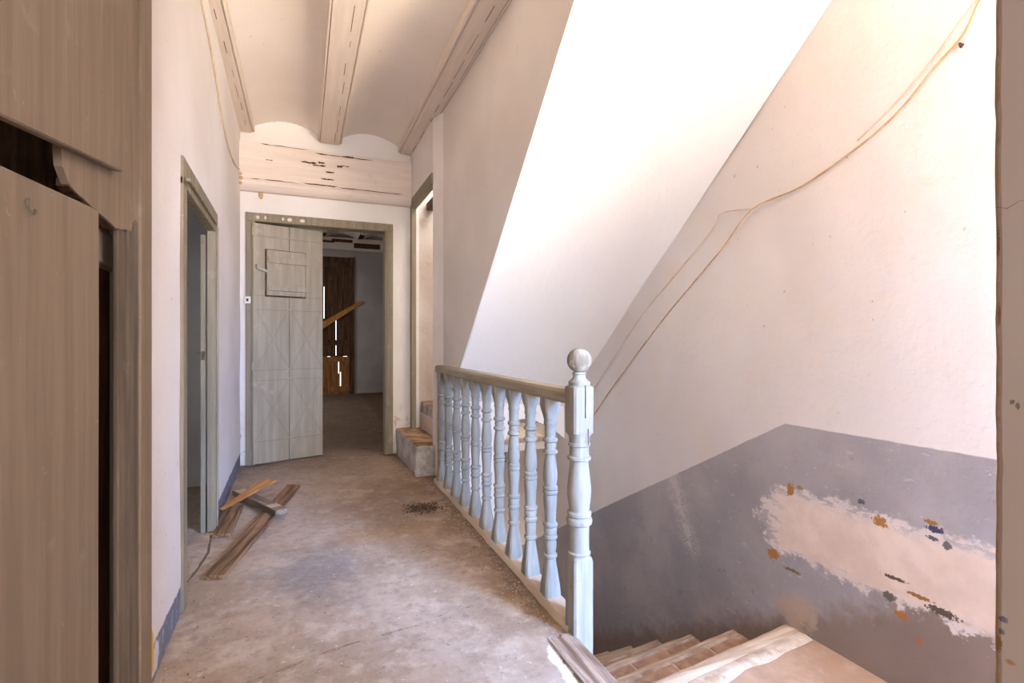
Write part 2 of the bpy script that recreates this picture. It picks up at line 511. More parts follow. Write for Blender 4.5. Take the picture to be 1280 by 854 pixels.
def lathe(bm, prof, n=20):
    """prof: (radius, z, squareness) rings; squareness 0 round .. 1 square"""
    rings = []
    for r, z, q in prof:
        ring = []
        for k in range(n):
            a = 2 * math.pi * (k + 0.5) / n
            cx, sx = math.cos(a), math.sin(a)
            mxx = max(abs(cx), abs(sx))
            rr = r * ((1 - q) + q * min(1 / mxx, 1.34))
            ring.append(bm.verts.new((cx * rr, sx * rr, z)))
        rings.append(ring)
    for a, b in zip(rings, rings[1:]):
        for k in range(n):
            bm.faces.new((a[k], a[(k + 1) % n], b[(k + 1) % n], b[k]))
    bm.faces.new(rings[0][::-1])
    bm.faces.new(rings[-1])


def smooth_by_angle(o, deg=40):
    me = o.data
    for p in me.polygons:
        p.use_smooth = True
    try:
        me.set_sharp_from_angle(angle=math.radians(deg))
    except Exception:
        pass


def grid(bm, P, nu, nv):
    v = [[bm.verts.new(P(i / nu, j / nv)) for j in range(nv + 1)] for i in range(nu + 1)]
    for i in range(nu):
        for j in range(nv):
            bm.faces.new((v[i][j], v[i + 1][j], v[i + 1][j + 1], v[i][j + 1]))
    return v


def nz(x, y, z=0.0):
    return mnoise.noise(Vector((x, y, z)))


# ------------------------------------------------------------------ the setting
XL = lambda y: -0.44 - 0.0197 * (y - 1.95)      # corridor face of the left wall
XR = 0.98                                       # corridor face of the right wall
XO = 2.0                                        # stairwell face of the outer wall
YF = 5.0                                        # far wall


def left_seg(bm, y0, y1, z0, z1, t=0.03, n=14, m_=24):
    """a slightly uneven plaster slab of the left wall"""
    def P(u, v):
        y = y0 + (y1 - y0) * u
        z = z0 + (z1 - z0) * v
        k = 0.0 if u in (0, 1) or v in (0, 1) else 0.004 * nz(y * 2.2, z * 2.2)
        return (XL(y) + k, y, z)
    a = grid(bm, P, n, m_)
    b = [[bm.verts.new((XL(y0 + (y1 - y0) * i) - t, y0 + (y1 - y0) * i, z0 + (z1 - z0) * j)) for j in (0, 1)] for i in (0, 1)]
    bm.faces.new((b[0][0], b[0][1], b[1][1], b[1][0]))
    bm.faces.new([r for r in a[0]] + [b[0][1], b[0][0]])
    bm.faces.new([r for r in a[-1]] + [b[1][1], b[1][0]])
    bm.faces.new([r[0] for r in a] + [b[1][0], b[0][0]])
    bm.faces.new([r[-1] for r in a] + [b[1][1], b[0][1]])


bm = bmesh.new()
left_seg(bm, 1.88, 2.44, -0.05, 3.15)
left_seg(bm, 3.36, 5.15, -0.05, 3.15)
left_seg(bm, 2.44, 3.36, 1.74, 3.15)
struct('wall_left', bm, 'left')

# floor: corridor slab (slightly uneven) running on into the far room
bm = bmesh.new()
def PF(u, v):
    y = -2.6 + 7.65 * v
    x = -0.62 + (1.58 + (0.03 if y > 1.7 else -0.03)) * u
    return (x, y, 0.006 * nz(x * 2.5, y * 2.5) + 0.003 * nz(x * 9, y * 9) - (0.008 if 0.02 < u < 0.9 else 0) * abs(nz(x, y, 4)) - 0.004)
g_ = grid(bm, PF, 60, 180)
floor = struct('floor', bm, 'floor', smooth=True)
bm = bmesh.new()
box(bm, -2.4, 2.2, 5.05, 11.3, -0.2, 0.0)
struct('floor_far_room', bm, 'floor')
bm = bmesh.new()
box(bm, -3.0, -0.46, 2.0, 5.0, -0.2, -0.03)
struct('floor_side_room', bm, 'floor')
bm = bmesh.new()
box(bm, -0.62, 0.93, -2.6, 5.05, -0.30, -0.03)
struct('floor_slab', bm, 'curb')

# far wall with the double-door opening
bm = bmesh.new()
box(bm, 0.775, 1.10, YF, YF + 0.14, 0, 3.15)
box(bm, -0.56, -0.43, YF, YF + 0.14, 0, 3.15)
box(bm, -0.43, 0.775, YF, YF + 0.14, 2.16, 3.15)
struct('wall_far', bm, 'far')

# right wall: doorway to the upper flight, then the raking side of that flight
XW = 1.03                                         # face of the raking wall, a little behind the railing
SL = lambda y: 0.894 + 0.964 * (3.485 - y)        # lower edge of the raking wall
SO = lambda y: 1.004 + 0.835 * (3.199 - y)        # soffit where it meets the outer wall
bm = bmesh.new()
ytop = 3.485 - (3.15 - 0.894) / 0.964
prism(bm, [(XR, 4.09, 0), (XR, 4.09, 3.15), (XW, 3.95, 3.15), (XW, 3.95, 0)], (0.07, 0, 0))
prism(bm, [(XW, 3.95, SL(3.95)), (XW, 3.95, 3.15), (XW, ytop, 3.15)], (0.07, 0, 0))
prism(bm, [(XR, 4.09, 2.44), (XR, 4.95, 2.44), (XR, 4.95, 3.15), (XR, 4.09, 3.15)], (0.07, 0, 0))
prism(bm, [(XR, 4.95, 0), (XR, 5.0, 0), (XR, 5.0, 3.15), (XR, 4.95, 3.15)], (0.07, 0, 0))
struct('wall_right', bm, 'wall')

# soffit of the upper flight: a smooth raking plaster slab
bm = bmesh.new()
def PS(u, v):
    y = 3.95 - (3.95 - 0.95) * v
    a, b = SL(y), SO(y)
    x = XW + 0.002 + (XO - XW - 0.002) * u
    return (x, y, a + (b - a) * u + 0.006 * nz(x * 2, y * 2, 2))
lo = grid(bm, PS, 16, 40)
up = grid(bm, lambda u, v: tuple(Vector(PS(u, v)) + Vector((0, 0.09, 0.1))), 1, 1)
bm.faces.new([lo[i][0] for i in range(17)] + [up[1][0], up[0][0]])
struct('ceiling_stair_soffit', bm, 'soffit', smooth=True)
bm = bmesh.new()
box(bm, XR, 2.5, -2.75, 1.25, 3.13, 3.25)
struct('ceiling_landing', bm, 'wall')

# outer wall with the landing window opening
WY0, WY1, WZ0, WZ1 = -1.95, -0.35, 0.45, 2.25
bm = bmesh.new()
def outer_face(y0, y1, z0, z1, nu, nv):
    def P(u, v):
        y = y0 + (y1 - y0) * u
        z = z0 + (z1 - z0) * v
        k = 0.012 * nz(y * 1.3, z * 1.3, 5) + 0.004 * nz(y * 5, z * 5, 7)
        if u in (0, 1) or v in (0, 1):
            k = 0
        return (XO + k, y, z)
    grid(bm, P, nu, nv)
outer_face(WY1, 6.2, -2.8, 3.3, 110, 110)
outer_face(-2.7, WY0, -0.4, 3.3, 4, 8)
outer_face(WY0, WY1, -0.4, WZ0, 4, 4)
outer_face(WY0, WY1, WZ1, 3.3, 4, 4)
# splayed reveals
def quad(*p):
    bm.faces.new([bm.verts.new(q) for q in p])
quad((XO, WY1, WZ0), (2.42, WY1 - 0.12, WZ0), (2.42, WY1 - 0.12, WZ1), (XO, WY1, WZ1))
quad((XO, WY0, WZ0), (2.42, WY0 + 0.12, WZ0), (2.42, WY0 + 0.12, WZ1), (XO, WY0, WZ1))
quad((XO, WY0, WZ0), (XO, WY1, WZ0), (2.42, WY1 - 0.12, WZ0), (2.42, WY0 + 0.12, WZ0))
quad((XO, WY0, WZ1), (XO, WY1, WZ1), (2.42, WY1 - 0.12, WZ1), (2.42, WY0 + 0.12, WZ1))
struct('wall_outer', bm, 'outer', smooth=True)
bm = bmesh.new()
box(bm, 2.3, 2.42, WY1 - 0.12, 6.2, -2.8, 3.3)
box(bm, 2.3, 2.42, -2.7, WY0 + 0.12, -2.8, 3.3)
box(bm, 2.3, 2.42, WY0 + 0.12, WY1 - 0.12, -2.8, WZ0)
box(bm, 2.3, 2.42, WY0 + 0.12, WY1 - 0.12, WZ1, 3.3)
struct('wall_outer_shell', bm, 'wall')
# window frame in that opening
bm = bmesh.new()
for y in (WY0 + 0.14, -1.17, WY1 - 0.18):
    box(bm, 2.36, 2.40, y, y + 0.04, WZ0, WZ1)
for z in (WZ0, WZ1 - 0.04):
    box(bm, 2.36, 2.40, WY0 + 0.12, WY1 - 0.12, z, z + 0.04)
struct('window_1', bm, 'frame')

# pier on the right, next to the camera, with a ragged edge
bm = bmesh.new()
rows = 120
ring = []
for i in range(rows + 1):
    z = -0.2 + 3.35 * i / rows
    w = 0.0022 * nz(z * 6, 1.3) + 0.0018 * nz(z * 23, 2.1)
    ye = 0.4485 + w
    pts = [(XR, -2.6, z), (XR, ye - 0.012, z), (XR + 0.002, ye - 0.004 + 0.001 * nz(z * 40, 3), z), (XR + 0.010, ye, z), (XR + 0.13, ye, z), (XR + 0.14, -2.6, z)]
    ring.append([bm.verts.new(p) for p in pts])
for a, b in zip(ring, ring[1:]):
    for k in range(5):
        bm.faces.new((a[k], a[k + 1], b[k + 1], b[k]))
struct('wall_pier', bm, 'pier')

# near end (behind the camera)
bm = bmesh.new()
box(bm, 0.62, 1.2, -2.70, -2.6, -0.4, 3.3)
box(bm, 1.9, 2.42, -2.70, -2.6, -0.4, 3.3)
box(bm, 1.2, 1.9, -2.70, -2.6, -0.4, 0.7)
box(bm, 1.2, 1.9, -2.70, -2.6, 2.2, 3.3)
box(bm, -1.3, -0.32, -2.70, -2.6, -0.4, 3.3)
box(bm, -0.32, 0.62, -2.70, -2.6, -0.4, 0.9)
box(bm, -0.32, 0.62, -2.70, -2.6, 2.1, 3.3)
struct('wall_near', bm, 'wall')

# wall below the upper flight with an arched way out of the lower landing
bm = bmesh.new()
YU = 3.75
prism(bm, [(XR + 0.03, YU, -2.8), (1.46, YU, -2.8), (1.46, YU, 0.20), (1.475, YU, 0.30), (1.51, YU, 0.39), (1.56, YU, 0.445), (1.62, YU, 0.462),
           (1.72, YU, 0.450), (1.84, YU, 0.395), (1.94, YU, 0.33), (2.02, YU, 0.27), (2.02, YU, 0.62), (XR + 0.03, YU, 0.66)], (0, 0.11, 0))
struct('wall_under_stairs', bm, 'soffit')
bm = bmesh.new()
box(bm, 0.9, 2.1, 5.25, 5.35, -2.8, 0.5)
struct('wall_passage_end', bm, 'dim')
bm = bmesh.new()
box(bm, 0.92, 1.0, 1.70, 5.3, -2.8, -0.02)
struct('wall_stair_inner', bm, 'dim')
bm = bmesh.new()
box(bm, 0.95, 2.1, 1.2, 5.3, -2.9, -2.75)
struct('floor_lower_landing', bm, 'terracotta')

# ceiling: plaster jack arches between the beams
BEAMS = [(-0.545, -0.385), (0.13, 0.335), (0.85, 1.03)]
bm = bmesh.new()
def arch(x0, x1, y0, y1, zs, zc):
    def P(u, v):
        x = x0 + (x1 - x0) * u
        return (x, y0 + (y1 - y0) * v, zs + (zc - zs) * (1 - (2 * u - 1) ** 2) + 0.004 * nz(x * 3, v * 9))
    grid(bm, P, 14, 30)
arch(-0.42, 0.16, -2.7, 5.02, 2.945, 3.04)
arch(0.30, 0.88, -2.7, 5.02, 2.945, 3.04)
struct('ceiling', bm, 'ceil', smooth=True)
bm = bmesh.new()
box(bm, -1.3, 1.12, -2.7, 5.1, 3.10, 3.22)
struct('ceiling_slab', bm, 'ceil')

# beams
labels = ['whitewashed ceiling beam running along the top of the left wall',
          'whitewashed ceiling beam running down the middle of the ceiling',
          'whitewashed ceiling beam running along the top of the right wall']
for (x0, x1), lab in zip(BEAMS, labels):
    t = thing('ceiling_beam', lab, 'beam', (0, 0, 0), 0, 'ceiling beams of the hall')
    bm = bmesh.new()
    w = 0.016
    prof = [(x0, 3.1), (x0, 2.905), (x0 + w, 2.905), (x0 + w + 0.006, 2.89), (x1 - w - 0.006, 2.89), (x1 - w, 2.905), (x1, 2.905), (x1, 3.1)]
    prism(bm, [(a, -2.65, b) for a, b in prof], (0, 7.62, 0))
    mesh_obj('beam_body', bm, 'beam', t)
    for xb in (x0 + w * 0.5, x1 - w * 0.5):
        bm = bmesh.new()
        tube(bm, [(xb, -2.65 + 7.6 * k / 24, 2.899 + 0.002 * nz(k * 0.7, xb * 9)) for k in range(25)], 0.008, 6)
        mesh_obj('bead_moulding', bm, 'beam', t, True)
    # drying splits along the underside
    for k in range(9):
        y = 2.3 + 0.3 * k + random.uniform(-0.05, 0.05)
        xm = x0 + (x1 - x0) * (0.62 + 0.01 * k)
        bm = bmesh.new()
        wd = random.uniform(0.0008, 0.002)
        xm += random.uniform(-0.006, 0.006)
        box(bm, xm - wd, xm + wd, y, y + random.uniform(0.04, 0.28), 2.8885, 2.8915)
        mesh_obj('split', bm, 'crack', t)

# peeling lintel beam across the far wall, with a ledge
t = thing('lintel_beam', 'wide whitewashed lintel beam with peeling paint and ledge above far door', 'beam')
mesh_obj('beam_face', bbox(-0.52, 0.978, 4.93, 5.0, 2.475, 2.80, 0.006), 'lintel', t)
bm = bmesh.new()
prism(bm, [(-0.53, 4.895, 2.455), (-0.53, 4.905, 2.475), (-0.53, 5.0, 2.482), (-0.53, 5.0, 2.385), (-0.53, 4.945, 2.385), (-0.53, 4.92, 2.405), (-0.53, 4.90, 2.43)], (1.507, 0, 0))
mesh_obj('ledge_moulding', bm, 'lintel', t)
for (x0, x1, z0, z1) in ((-0.02, 0.12, 2.675, 2.688), (0.08, 0.20, 2.66, 2.672), (0.13, 0.19, 2.685, 2.70), (0.29, 0.34, 2.67, 2.685), (0.19, 0.27, 2.61, 2.622),
                         (0.15, 0.27, 2.545, 2.556), (-0.34, 0.05, 2.792, 2.797), (0.1, 0.62, 2.770, 2.776), (0.33, 0.44, 2.772, 2.782), (-0.42, 0.0, 2.484, 2.488), (0.0, 0.3, 2.487, 2.497), (0.3, 0.9, 2.484, 2.488), (-0.3, -0.24, 2.66, 2.664), (0.31, 0.4, 2.685, 2.69)):
    bm = bmesh.new()
    n_ = 9
    up_ = [(x0 + (x1 - x0) * i / n_, 4.9285, z1 + 0.008 * nz(i * 1.3, x0 * 20)) for i in range(n_ + 1)]
    dn_ = [(x0 + (x1 - x0) * i / n_, 4.9285, z0 + 0.008 * nz(i * 1.7, x1 * 20)) for i in range(1, n_)]
    prism(bm, up_ + dn_[::-1], (0, 0.004, 0))
    mesh_obj('rotten_patch', bm, 'crack', t)

# ------------------------------------------------------------------ railing
RX = lambda y: 0.955 + (y - 1.68) * 0.012
rail = thing('stair_railing', 'pale blue turned wooden railing along the edge of the stairwell', 'railing', (RX(1.68), 1.68, 0))
RZ = -math.atan2(0.012, 1.0)


def child_at(o, x, y, z=0.0, rz=RZ):
    o.location = (x - rail.location.x, y - rail.location.y, z)
    o.rotation_euler = (0, 0, rz)


bp_ = [(0.036, 0.0, 1), (0.036, 0.015, 1), (0.034, 0.05, 0.9), (0.029, 0.10, 0.55), (0.025, 0.14, 0.2), (0.022, 0.165, 0), (0.029, 0.170, 0), (0.029, 0.180, 0),
       (0.022, 0.186, 0), (0.024, 0.20, 0), (0.0265, 0.225, 0), (0.024, 0.245, 0), (0.030, 0.252, 0), (0.030, 0.262, 0), (0.025, 0.268, 0), (0.028, 0.280, 0),
       (0.028, 0.292, 0), (0.024, 0.298, 0), (0.031, 0.305, 0), (0.031, 0.315, 0), (0.023, 0.322, 0), (0.025, 0.37, 0), (0.0285, 0.41, 0), (0.029, 0.432, 0),
       (0.026, 0.438, 0), (0.031, 0.445, 0), (0.031, 0.454, 0), (0.027, 0.458, 0), (0.031, 0.463, 0), (0.031, 0.472, 0), (0.025, 0.478, 0), (0.0295, 0.50, 0),
       (0.030, 0.53, 0), (0.0265, 0.57, 0), (0.022, 0.605, 0), (0.0215, 0.612, 0), (0.031, 0.618, 0), (0.031, 0.628, 0), (0.022, 0.636, 0), (0.025, 0.65, 0),
       (0.022, 0.662, 0), (0.031, 0.67, 0), (0.031, 0.68, 0), (0.023, 0.688, 0), (0.024, 0.72, 0), (0.024, 0.737, 0), (0.0275, 0.742, 0), (0.0275, 0.752, 0),
       (0.026, 0.758, 0.1), (0.028, 0.775, 0.4), (0.032, 0.80, 0.85), (0.035, 0.82, 1), (0.035, 0.86, 1)]
bm = bmesh.new()
lathe(bm, bp_, 24)
first = mesh_obj('baluster', bm, 'rail_paint', rail, True)
smooth_by_angle(first, 35)
ys = [3.80, 3.591, 3.377, 3.165, 2.952, 2.744, 2.536, 2.328, 2.124, 1.918]
for i, y in enumerate(ys):
    o = first if i == 0 else first.copy()
    if i:
        C.objects.link(o)
        o.parent = rail
    child_at(o, RX(y), y, 0.028 + random.uniform(-0.006, 0.006), RZ + random.uniform(-0.06, 0.06))
    o.location.z = 0.02
    o.scale = (1, 1, 0.965 + 0.012 * (i % 3))
# handrail
bm = bmesh.new()
prism(bm, [(-0.032, 0.03, 0.845), (-0.036, 0.03, 0.852), (-0.036, 0.03, 0.885), (-0.028, 0.03, 0.897), (0.028, 0.03, 0.899), (0.036, 0.03, 0.887), (0.036, 0.03, 0.852), (0.032, 0.03, 0.845)], (0, 2.165, 0))
o = mesh_obj('handrail', bm, 'hand_paint', rail)
o.rotation_euler = (0, 0, RZ)
# half baluster strip against the wall end
o = mesh_obj('end_post', bbox(-0.02, 0.02, 2.15, 2.185, 0.0, 0.85, 0.003), 'hand_paint', rail)
o.rotation_euler = (0, 0, RZ)
# curb the balusters stand on
bm = bmesh.new()
def PC(u, v):
    y = 2.2 * v
    x = -0.048 + 0.092 * u
    e = abs(2 * u - 1)
    return (x + 0.006 * nz(v * 25, u * 3), y, (0.028 if e < 0.9 else -0.02) + 0.004 * nz(y * 9, u * 5))
grid(bm, PC, 10, 60)
o = mesh_obj('curb', bm, 'curb', rail, True)
o.rotation_euler = (0, 0, RZ)

# newel post
npf = [(0.039, -0.18, 1), (0.040, -0.05, 1), (0.040, 0.265, 1), (0.039, 0.28, 0.75), (0.036, 0.288, 0), (0.042, 0.291, 0), (0.043, 0.298, 0), (0.037, 0.304, 0), (0.0365, 0.36, 0),
       (0.038, 0.398, 0), (0.047, 0.404, 0), (0.049, 0.414, 0), (0.047, 0.424, 0), (0.039, 0.430, 0), (0.045, 0.436, 0), (0.045, 0.446, 0), (0.037, 0.452, 0), (0.040, 0.475, 0),
       (0.044, 0.505, 0), (0.0445, 0.53, 0), (0.041, 0.57, 0), (0.035, 0.62, 0), (0.034, 0.638, 0), (0.044, 0.642, 0), (0.044, 0.652, 0), (0.036, 0.657, 0), (0.036, 0.690, 0),
       (0.041, 0.694, 0), (0.041, 0.702, 0), (0.037, 0.706, 0), (0.038, 0.728, 0.2), (0.043, 0.742, 0.75), (0.043, 0.755, 0.75), (0.044, 0.90, 0.78), (0.043, 0.912, 0.7), (0.038, 0.918, 0.1),
       (0.040, 0.921, 0), (0.040, 0.931, 0), (0.030, 0.938, 0), (0.024, 0.946, 0), (0.022, 0.956, 0), (0.027, 0.960, 0), (0.022, 0.966, 0)]
bm = bmesh.new()
lathe(bm, npf, 32)
post = mesh_obj('newel_post', bm, 'rail_paint', rail)
smooth_by_angle(post, 35)
child_at(post, 0.955, 1.672)
bm = bmesh.new()
bmesh.ops.create_icosphere(bm, subdivisions=4, radius=0.0455)
for v in bm.verts:
    v.co *= 1 + 0.018 * nz(v.co.x * 130, v.co.y * 130, v.co.z * 130)
    v.co.z += 1.010
ball = mesh_obj('newel_ball', bm, painted_wood('peeling_ball_paint', lin(168, 164, 152), lin(206, 204, 200), lin(120, 108, 92), 'z', 0.8, 0.5), post, True)
# long drying crack and inset patch on the newel block
for (y0, y1, x0, x1, z0, z1) in ((-0.046, -0.044, 0.000, 0.003, 0.80, 0.92), (-0.0465, -0.0445, 0.012, 0.014, 0.70, 0.76)):
    bm = bmesh.new()
    box(bm, x0, x1, y0, y1, z0, z1)
    mesh_obj('drying_crack', bm, 'crack', post)

# wooden nosing at the head of the stair, next to the newel
bm = bmesh.new()
def PN(u, v):
    y = 1.665 - 2.0 * v + 0.02 * nz(u * 9, 4.4) * (1 - v)
    x = 0.822 + 0.135 * u - 0.03 * v * (1 - u)
    r = max(0.0, (u - 0.72) / 0.28)
    return (x + 0.008 * nz(y * 6, u * 2), y + 0.02 * nz(u * 6, 2.2) * (1 - v), 0.004 - 0.20 * (1 - math.sqrt(max(0, 1 - r * r))) * (1 if r < 1 else 1) + 0.003 * nz(u * 18, y * 2))
grid(bm, PN, 20, 60)
tag(mesh_obj('stair_nosing', bm, 'nosing', None, True), 'weathered bare wood nosing at the floor edge beside the newel', 'nosing')

# ------------------------------------------------------------------ lower flight
stair = thing('staircase', 'worn flight of brick and cement stairs going down beside the railing', 'staircase', (1.5, 1.6, -0.18))
NL = [(1.535, 1.66), (1.835, 1.97), (2.165, 2.275), (2.47, 2.56), (2.76, 2.83), (3.05, 3.1), (3.33, 3.37), (3.6, 3.63)]
def ny(k, x):
    a, b = NL[k]
    return a + (b - a) * (x - 0.98) / 1.02
for k in range(len(NL)):
    z = -0.18 - 0.185 * k
    back = -2.6 if k == 0 else None
    yb = lambda x: (back if back is not None else ny(k - 1, x) - 0.06)
    bm = bmesh.new()
    nlo = 0.055 if k == 0 else 0.03
    hexa(bm, [(1.05 if k else 0.955, yb(1.05), z - (0.2 if k == 0 else 0.25)), (XO, yb(XO), z - 0.25), (XO, ny(k, XO) - nlo, z - 0.25), (1.05 if k else 0.955, ny(k, 1.05) - nlo, z - 0.25),
              (1.05 if k else 0.955, yb(1.05), z), (XO, yb(XO), z), (XO, ny(k, XO) - nlo, z), (1.05 if k else 0.955, ny(k, 1.05) - nlo, z)])
    st = mesh_obj('step', bm, 'terracotta' if k == 0 else 'cement', stair)
    st.location = (-1.5, -1.6, 0.18)
    # rounded, worn nosing
    bm = bmesh.new()
    NN = 40
    nw = 0.07 if k == 0 else 0.036
    rings = []
    for i in range(NN + 1):
        x = (0.97 if k == 0 else 1.05) + (XO - (0.97 if k == 0 else 1.05)) * i / NN
        e = ny(k, x) + 0.005 * nz(x * 7, k * 3.1)
        wr = 0.004 * nz(x * 11, k * 5.7)
        rings.append([bm.verts.new(q) for q in ((x, e - nw, z + 0.003), (x, e - 0.014, z + 0.003 + wr), (x, e - 0.003, z - 0.006 + wr), (x, e, z - 0.02), (x, e - 0.004, z - 0.055), (x, e - nw, z - 0.055))])
    for a, b in zip(rings, rings[1:]):
        for q in range(6):
            bm.faces.new((a[q], a[(q + 1) % 6], b[(q + 1) % 6], b[q]))
    bm.faces.new(rings[0]); bm.faces.new(rings[-1][::-1])
    mesh_obj('nosing', bm, 'tread_wood', st, True)
    # cement strip and a row of bricks on the tread
    if k == 0:
        bm = bmesh.new()
        def PW(u, v, z=z):
            x = 0.99 + 1.0 * v
            return (x, ny(0, x) - 0.075 - 0.07 * u - 0.03 * u * nz(x * 6, 1.1), z + 0.006 * (1 - abs(2 * u - 1)) + 0.002)
        grid(bm, PW, 6, 50)
        mesh_obj('cement_strip', bm, speckled('pale_cement', lin(206, 190, 170), lin(226, 214, 198), lin(190, 160, 128), 14), st, True)
    elif k < 4:
        for j in range(4):
            xa = 1.07 + 0.235 * j
            xb = xa + 0.222
            pa = lambda x, d: (x, ny(k, x) - d, 0)
            bm = bmesh.new()
            hexa(bm, [(xa, ny(k, xa) - 0.19, z - 0.03), (xb, ny(k, xb) - 0.19, z - 0.03), (xb, ny(k, xb) - 0.060, z - 0.03), (xa, ny(k, xa) - 0.060, z - 0.03),
                      (xa, ny(k, xa) - 0.19, z + 0.005), (xb, ny(k, xb) - 0.19, z + 0.006), (xb, ny(k, xb) - 0.060, z + 0.006), (xa, ny(k, xa) - 0.060, z + 0.004)])
            bevel(bm, 0.003, 1)
            mesh_obj('brick', bm, 'brick', st)

# ------------------------------------------------------------------ upper flight (first steps through the doorway)
ust = thing('staircase', 'two whitewashed steps rising through the doorway on the right', 'staircase', (0.9, 4.5, 0))
def rough_block(x0, x1, y0, y1, z0, z1, seed, amp=0.008):
    bm = bmesh.new()
    box(bm, x0, x1, y0, y1, z0, z1)
    bevel(bm, 0.018, 2)
    bmesh.ops.subdivide_edges(bm, edges=bm.edges[:], cuts=6, use_grid_fill=True)
    for v in bm.verts:
        p = v.co
        v.co += Vector((nz(p.y * 7, p.z * 7, seed), nz(p.x * 7, p.z * 7, seed + 3), 1.2 * nz(p.x * 6, p.y * 6, seed + 6))) * amp
    return bm
for (a, sd) in (((0.835, 1.08, 4.06, 5.0, -0.01, 0.245), 1), ((1.065, 1.55, 4.10, 5.0, 0.30, 0.50), 2)):
    o = mesh_obj('step', rough_block(*a, sd), 'step', ust, True)
    o.location = (-0.9, -4.5, 0)
bm = rough_block(1.06, 1.55, 4.10, 5.0, 0.22, 0.40, 4, 0.003)
o = mesh_obj('riser', bm, 'curb', ust, True); o.location = (-0.9, -4.5, 0)
bm = bmesh.new()
box(bm, 1.0, 2.05, 4.955, 5.05, 0, 3.3)
struct('wall_upper_flight', bm, 'rough')
bm = bmesh.new()
box(bm, 1.06, 2.05, 3.88, 5.05, 0.18, 0.24)
struct('floor_upper_flight', bm, 'curb')
bm = bmesh.new()
box(bm, XR, 2.45, 1.0, 5.1, 3.3, 3.4)
struct('ceiling_upper_flight', bm, 'ceil')
for k, (xa, za) in enumerate(((1.12, 2.36), (1.30, 2.30))):
    tag(mesh_obj('lintel_pole', bbox(xa, xa + 0.07, 4.08, 4.95, za, za + 0.07, 0.01), 'dark_wood'),
        ('dark rough lintel pole just inside the right doorway head', 'dark rough lintel pole further inside the right doorway')[k], 'lintel', 'lintel poles inside the right doorway')

# ------------------------------------------------------------------ door frames
def frame_y(name, x0, x1, z1, y, w, proud, depth, mat='frame'):
    """frame in a wall facing -y (far wall): outer x0..x1, height z1"""
    e = bpy.data.objects.new(name, None)
    e['kind'] = 'structure'
    C.objects.link(e)
    for (a, b) in ((x0, x0 + w), (x1 - w, x1)):
        mesh_obj('jamb', bbox(a, b, y - proud, y + depth, 0, z1 - w, 0.005), mat, e)
        mesh_obj('stop_bead', bbox(a + w * 0.62 if a == x0 else a + w * 0.2, a + w * 0.8 if a == x0 else a + w * 0.38, y - proud - 0.012, y - proud + 0.002, 0, z1 - w, 0.004), mat, e)
    mesh_obj('head', bbox(x0, x1, y - proud, y + depth, z1 - w, z1, 0.005), mat, e)
    return e


d1 = frame_y('door_1', -0.455, 0.805, 2.205, YF, 0.075, 0.025, 0.12)
# flaked paint on the head of the far frame
for xx, ww in ((-0.36, 0.02), (-0.30, 0.012), (-0.16, 0.012), (-0.105, 0.03), (0.0, 0.03)):
    bm = bmesh.new()
    prism(bm, [(xx + ww * math.cos(a) * (0.7 + 0.3 * nz(a, xx * 30)), 4.9735, 2.165 + 0.022 * math.sin(a) * (0.7 + 0.4 * nz(a * 2, xx * 9))) for a in [k * 0.7 for k in range(9)]], (0, 0.002, 0))
    mesh_obj('flaked_patch', bm, 'lintel', d1)

# frame of the left doorway
d2 = bpy.data.objects.new('door_2', None)
d2['kind'] = 'structure'
C.objects.link(d2)
def left_board(name, y0, y1, z0, z1, proud, depth, mat, parent, w=0.004):
    bm = bmesh.new()
    hexa(bm, [(XL(y0) - depth, y0, z0), (XL(y0) + proud, y0, z0), (XL(y1) + proud, y1, z0), (XL(y1) - depth, y1, z0),
              (XL(y0) - depth, y0, z1), (XL(y0) + proud, y0, z1), (XL(y1) + proud, y1, z1), (XL(y1) - depth, y1, z1)])
    bevel(bm, w)
    return mesh_obj(name, bm, mat, parent)
left_board('jamb', 2.375, 2.455, 0, 1.74, 0.012, 0.035, 'frame', d2)
left_board('jamb', 3.33, 3.415, 0, 1.74, 0.012, 0.032, 'frame', d2)
left_board('head', 2.375, 3.415, 1.705, 1.82, 0.012, 0.035, 'frame', d2)
left_board('head_bead', 2.44, 3.30, 1.735, 1.75, 0.026, 0.0, 'frame', d2)
left_board('jamb_bead', 3.365, 3.38, 0, 1.74, 0.020, 0.0, 'frame', d2)
left_board('threshold', 2.45, 3.33, -0.045, -0.012, -0.0, 0.10, 'floor', d2)

# right doorway frame
d3 = bpy.data.objects.new('door_3', None)
d3['kind'] = 'structure'
C.objects.link(d3)
mesh_obj('jamb', bbox(XR - 0.014, XR + 0.03, 4.89, 4.965, 0.24, 2.36, 0.004), 'frame', d3)
mesh_obj('head', bbox(XR - 0.014, XR + 0.04, 4.085, 4.965, 2.36, 2.45, 0.004), 'frame', d3)
mesh_obj('jamb', bbox(XR + 0.005, XR + 0.09, 4.075, 4.11, 0.24, 2.36, 0.004), 'frame', d3)

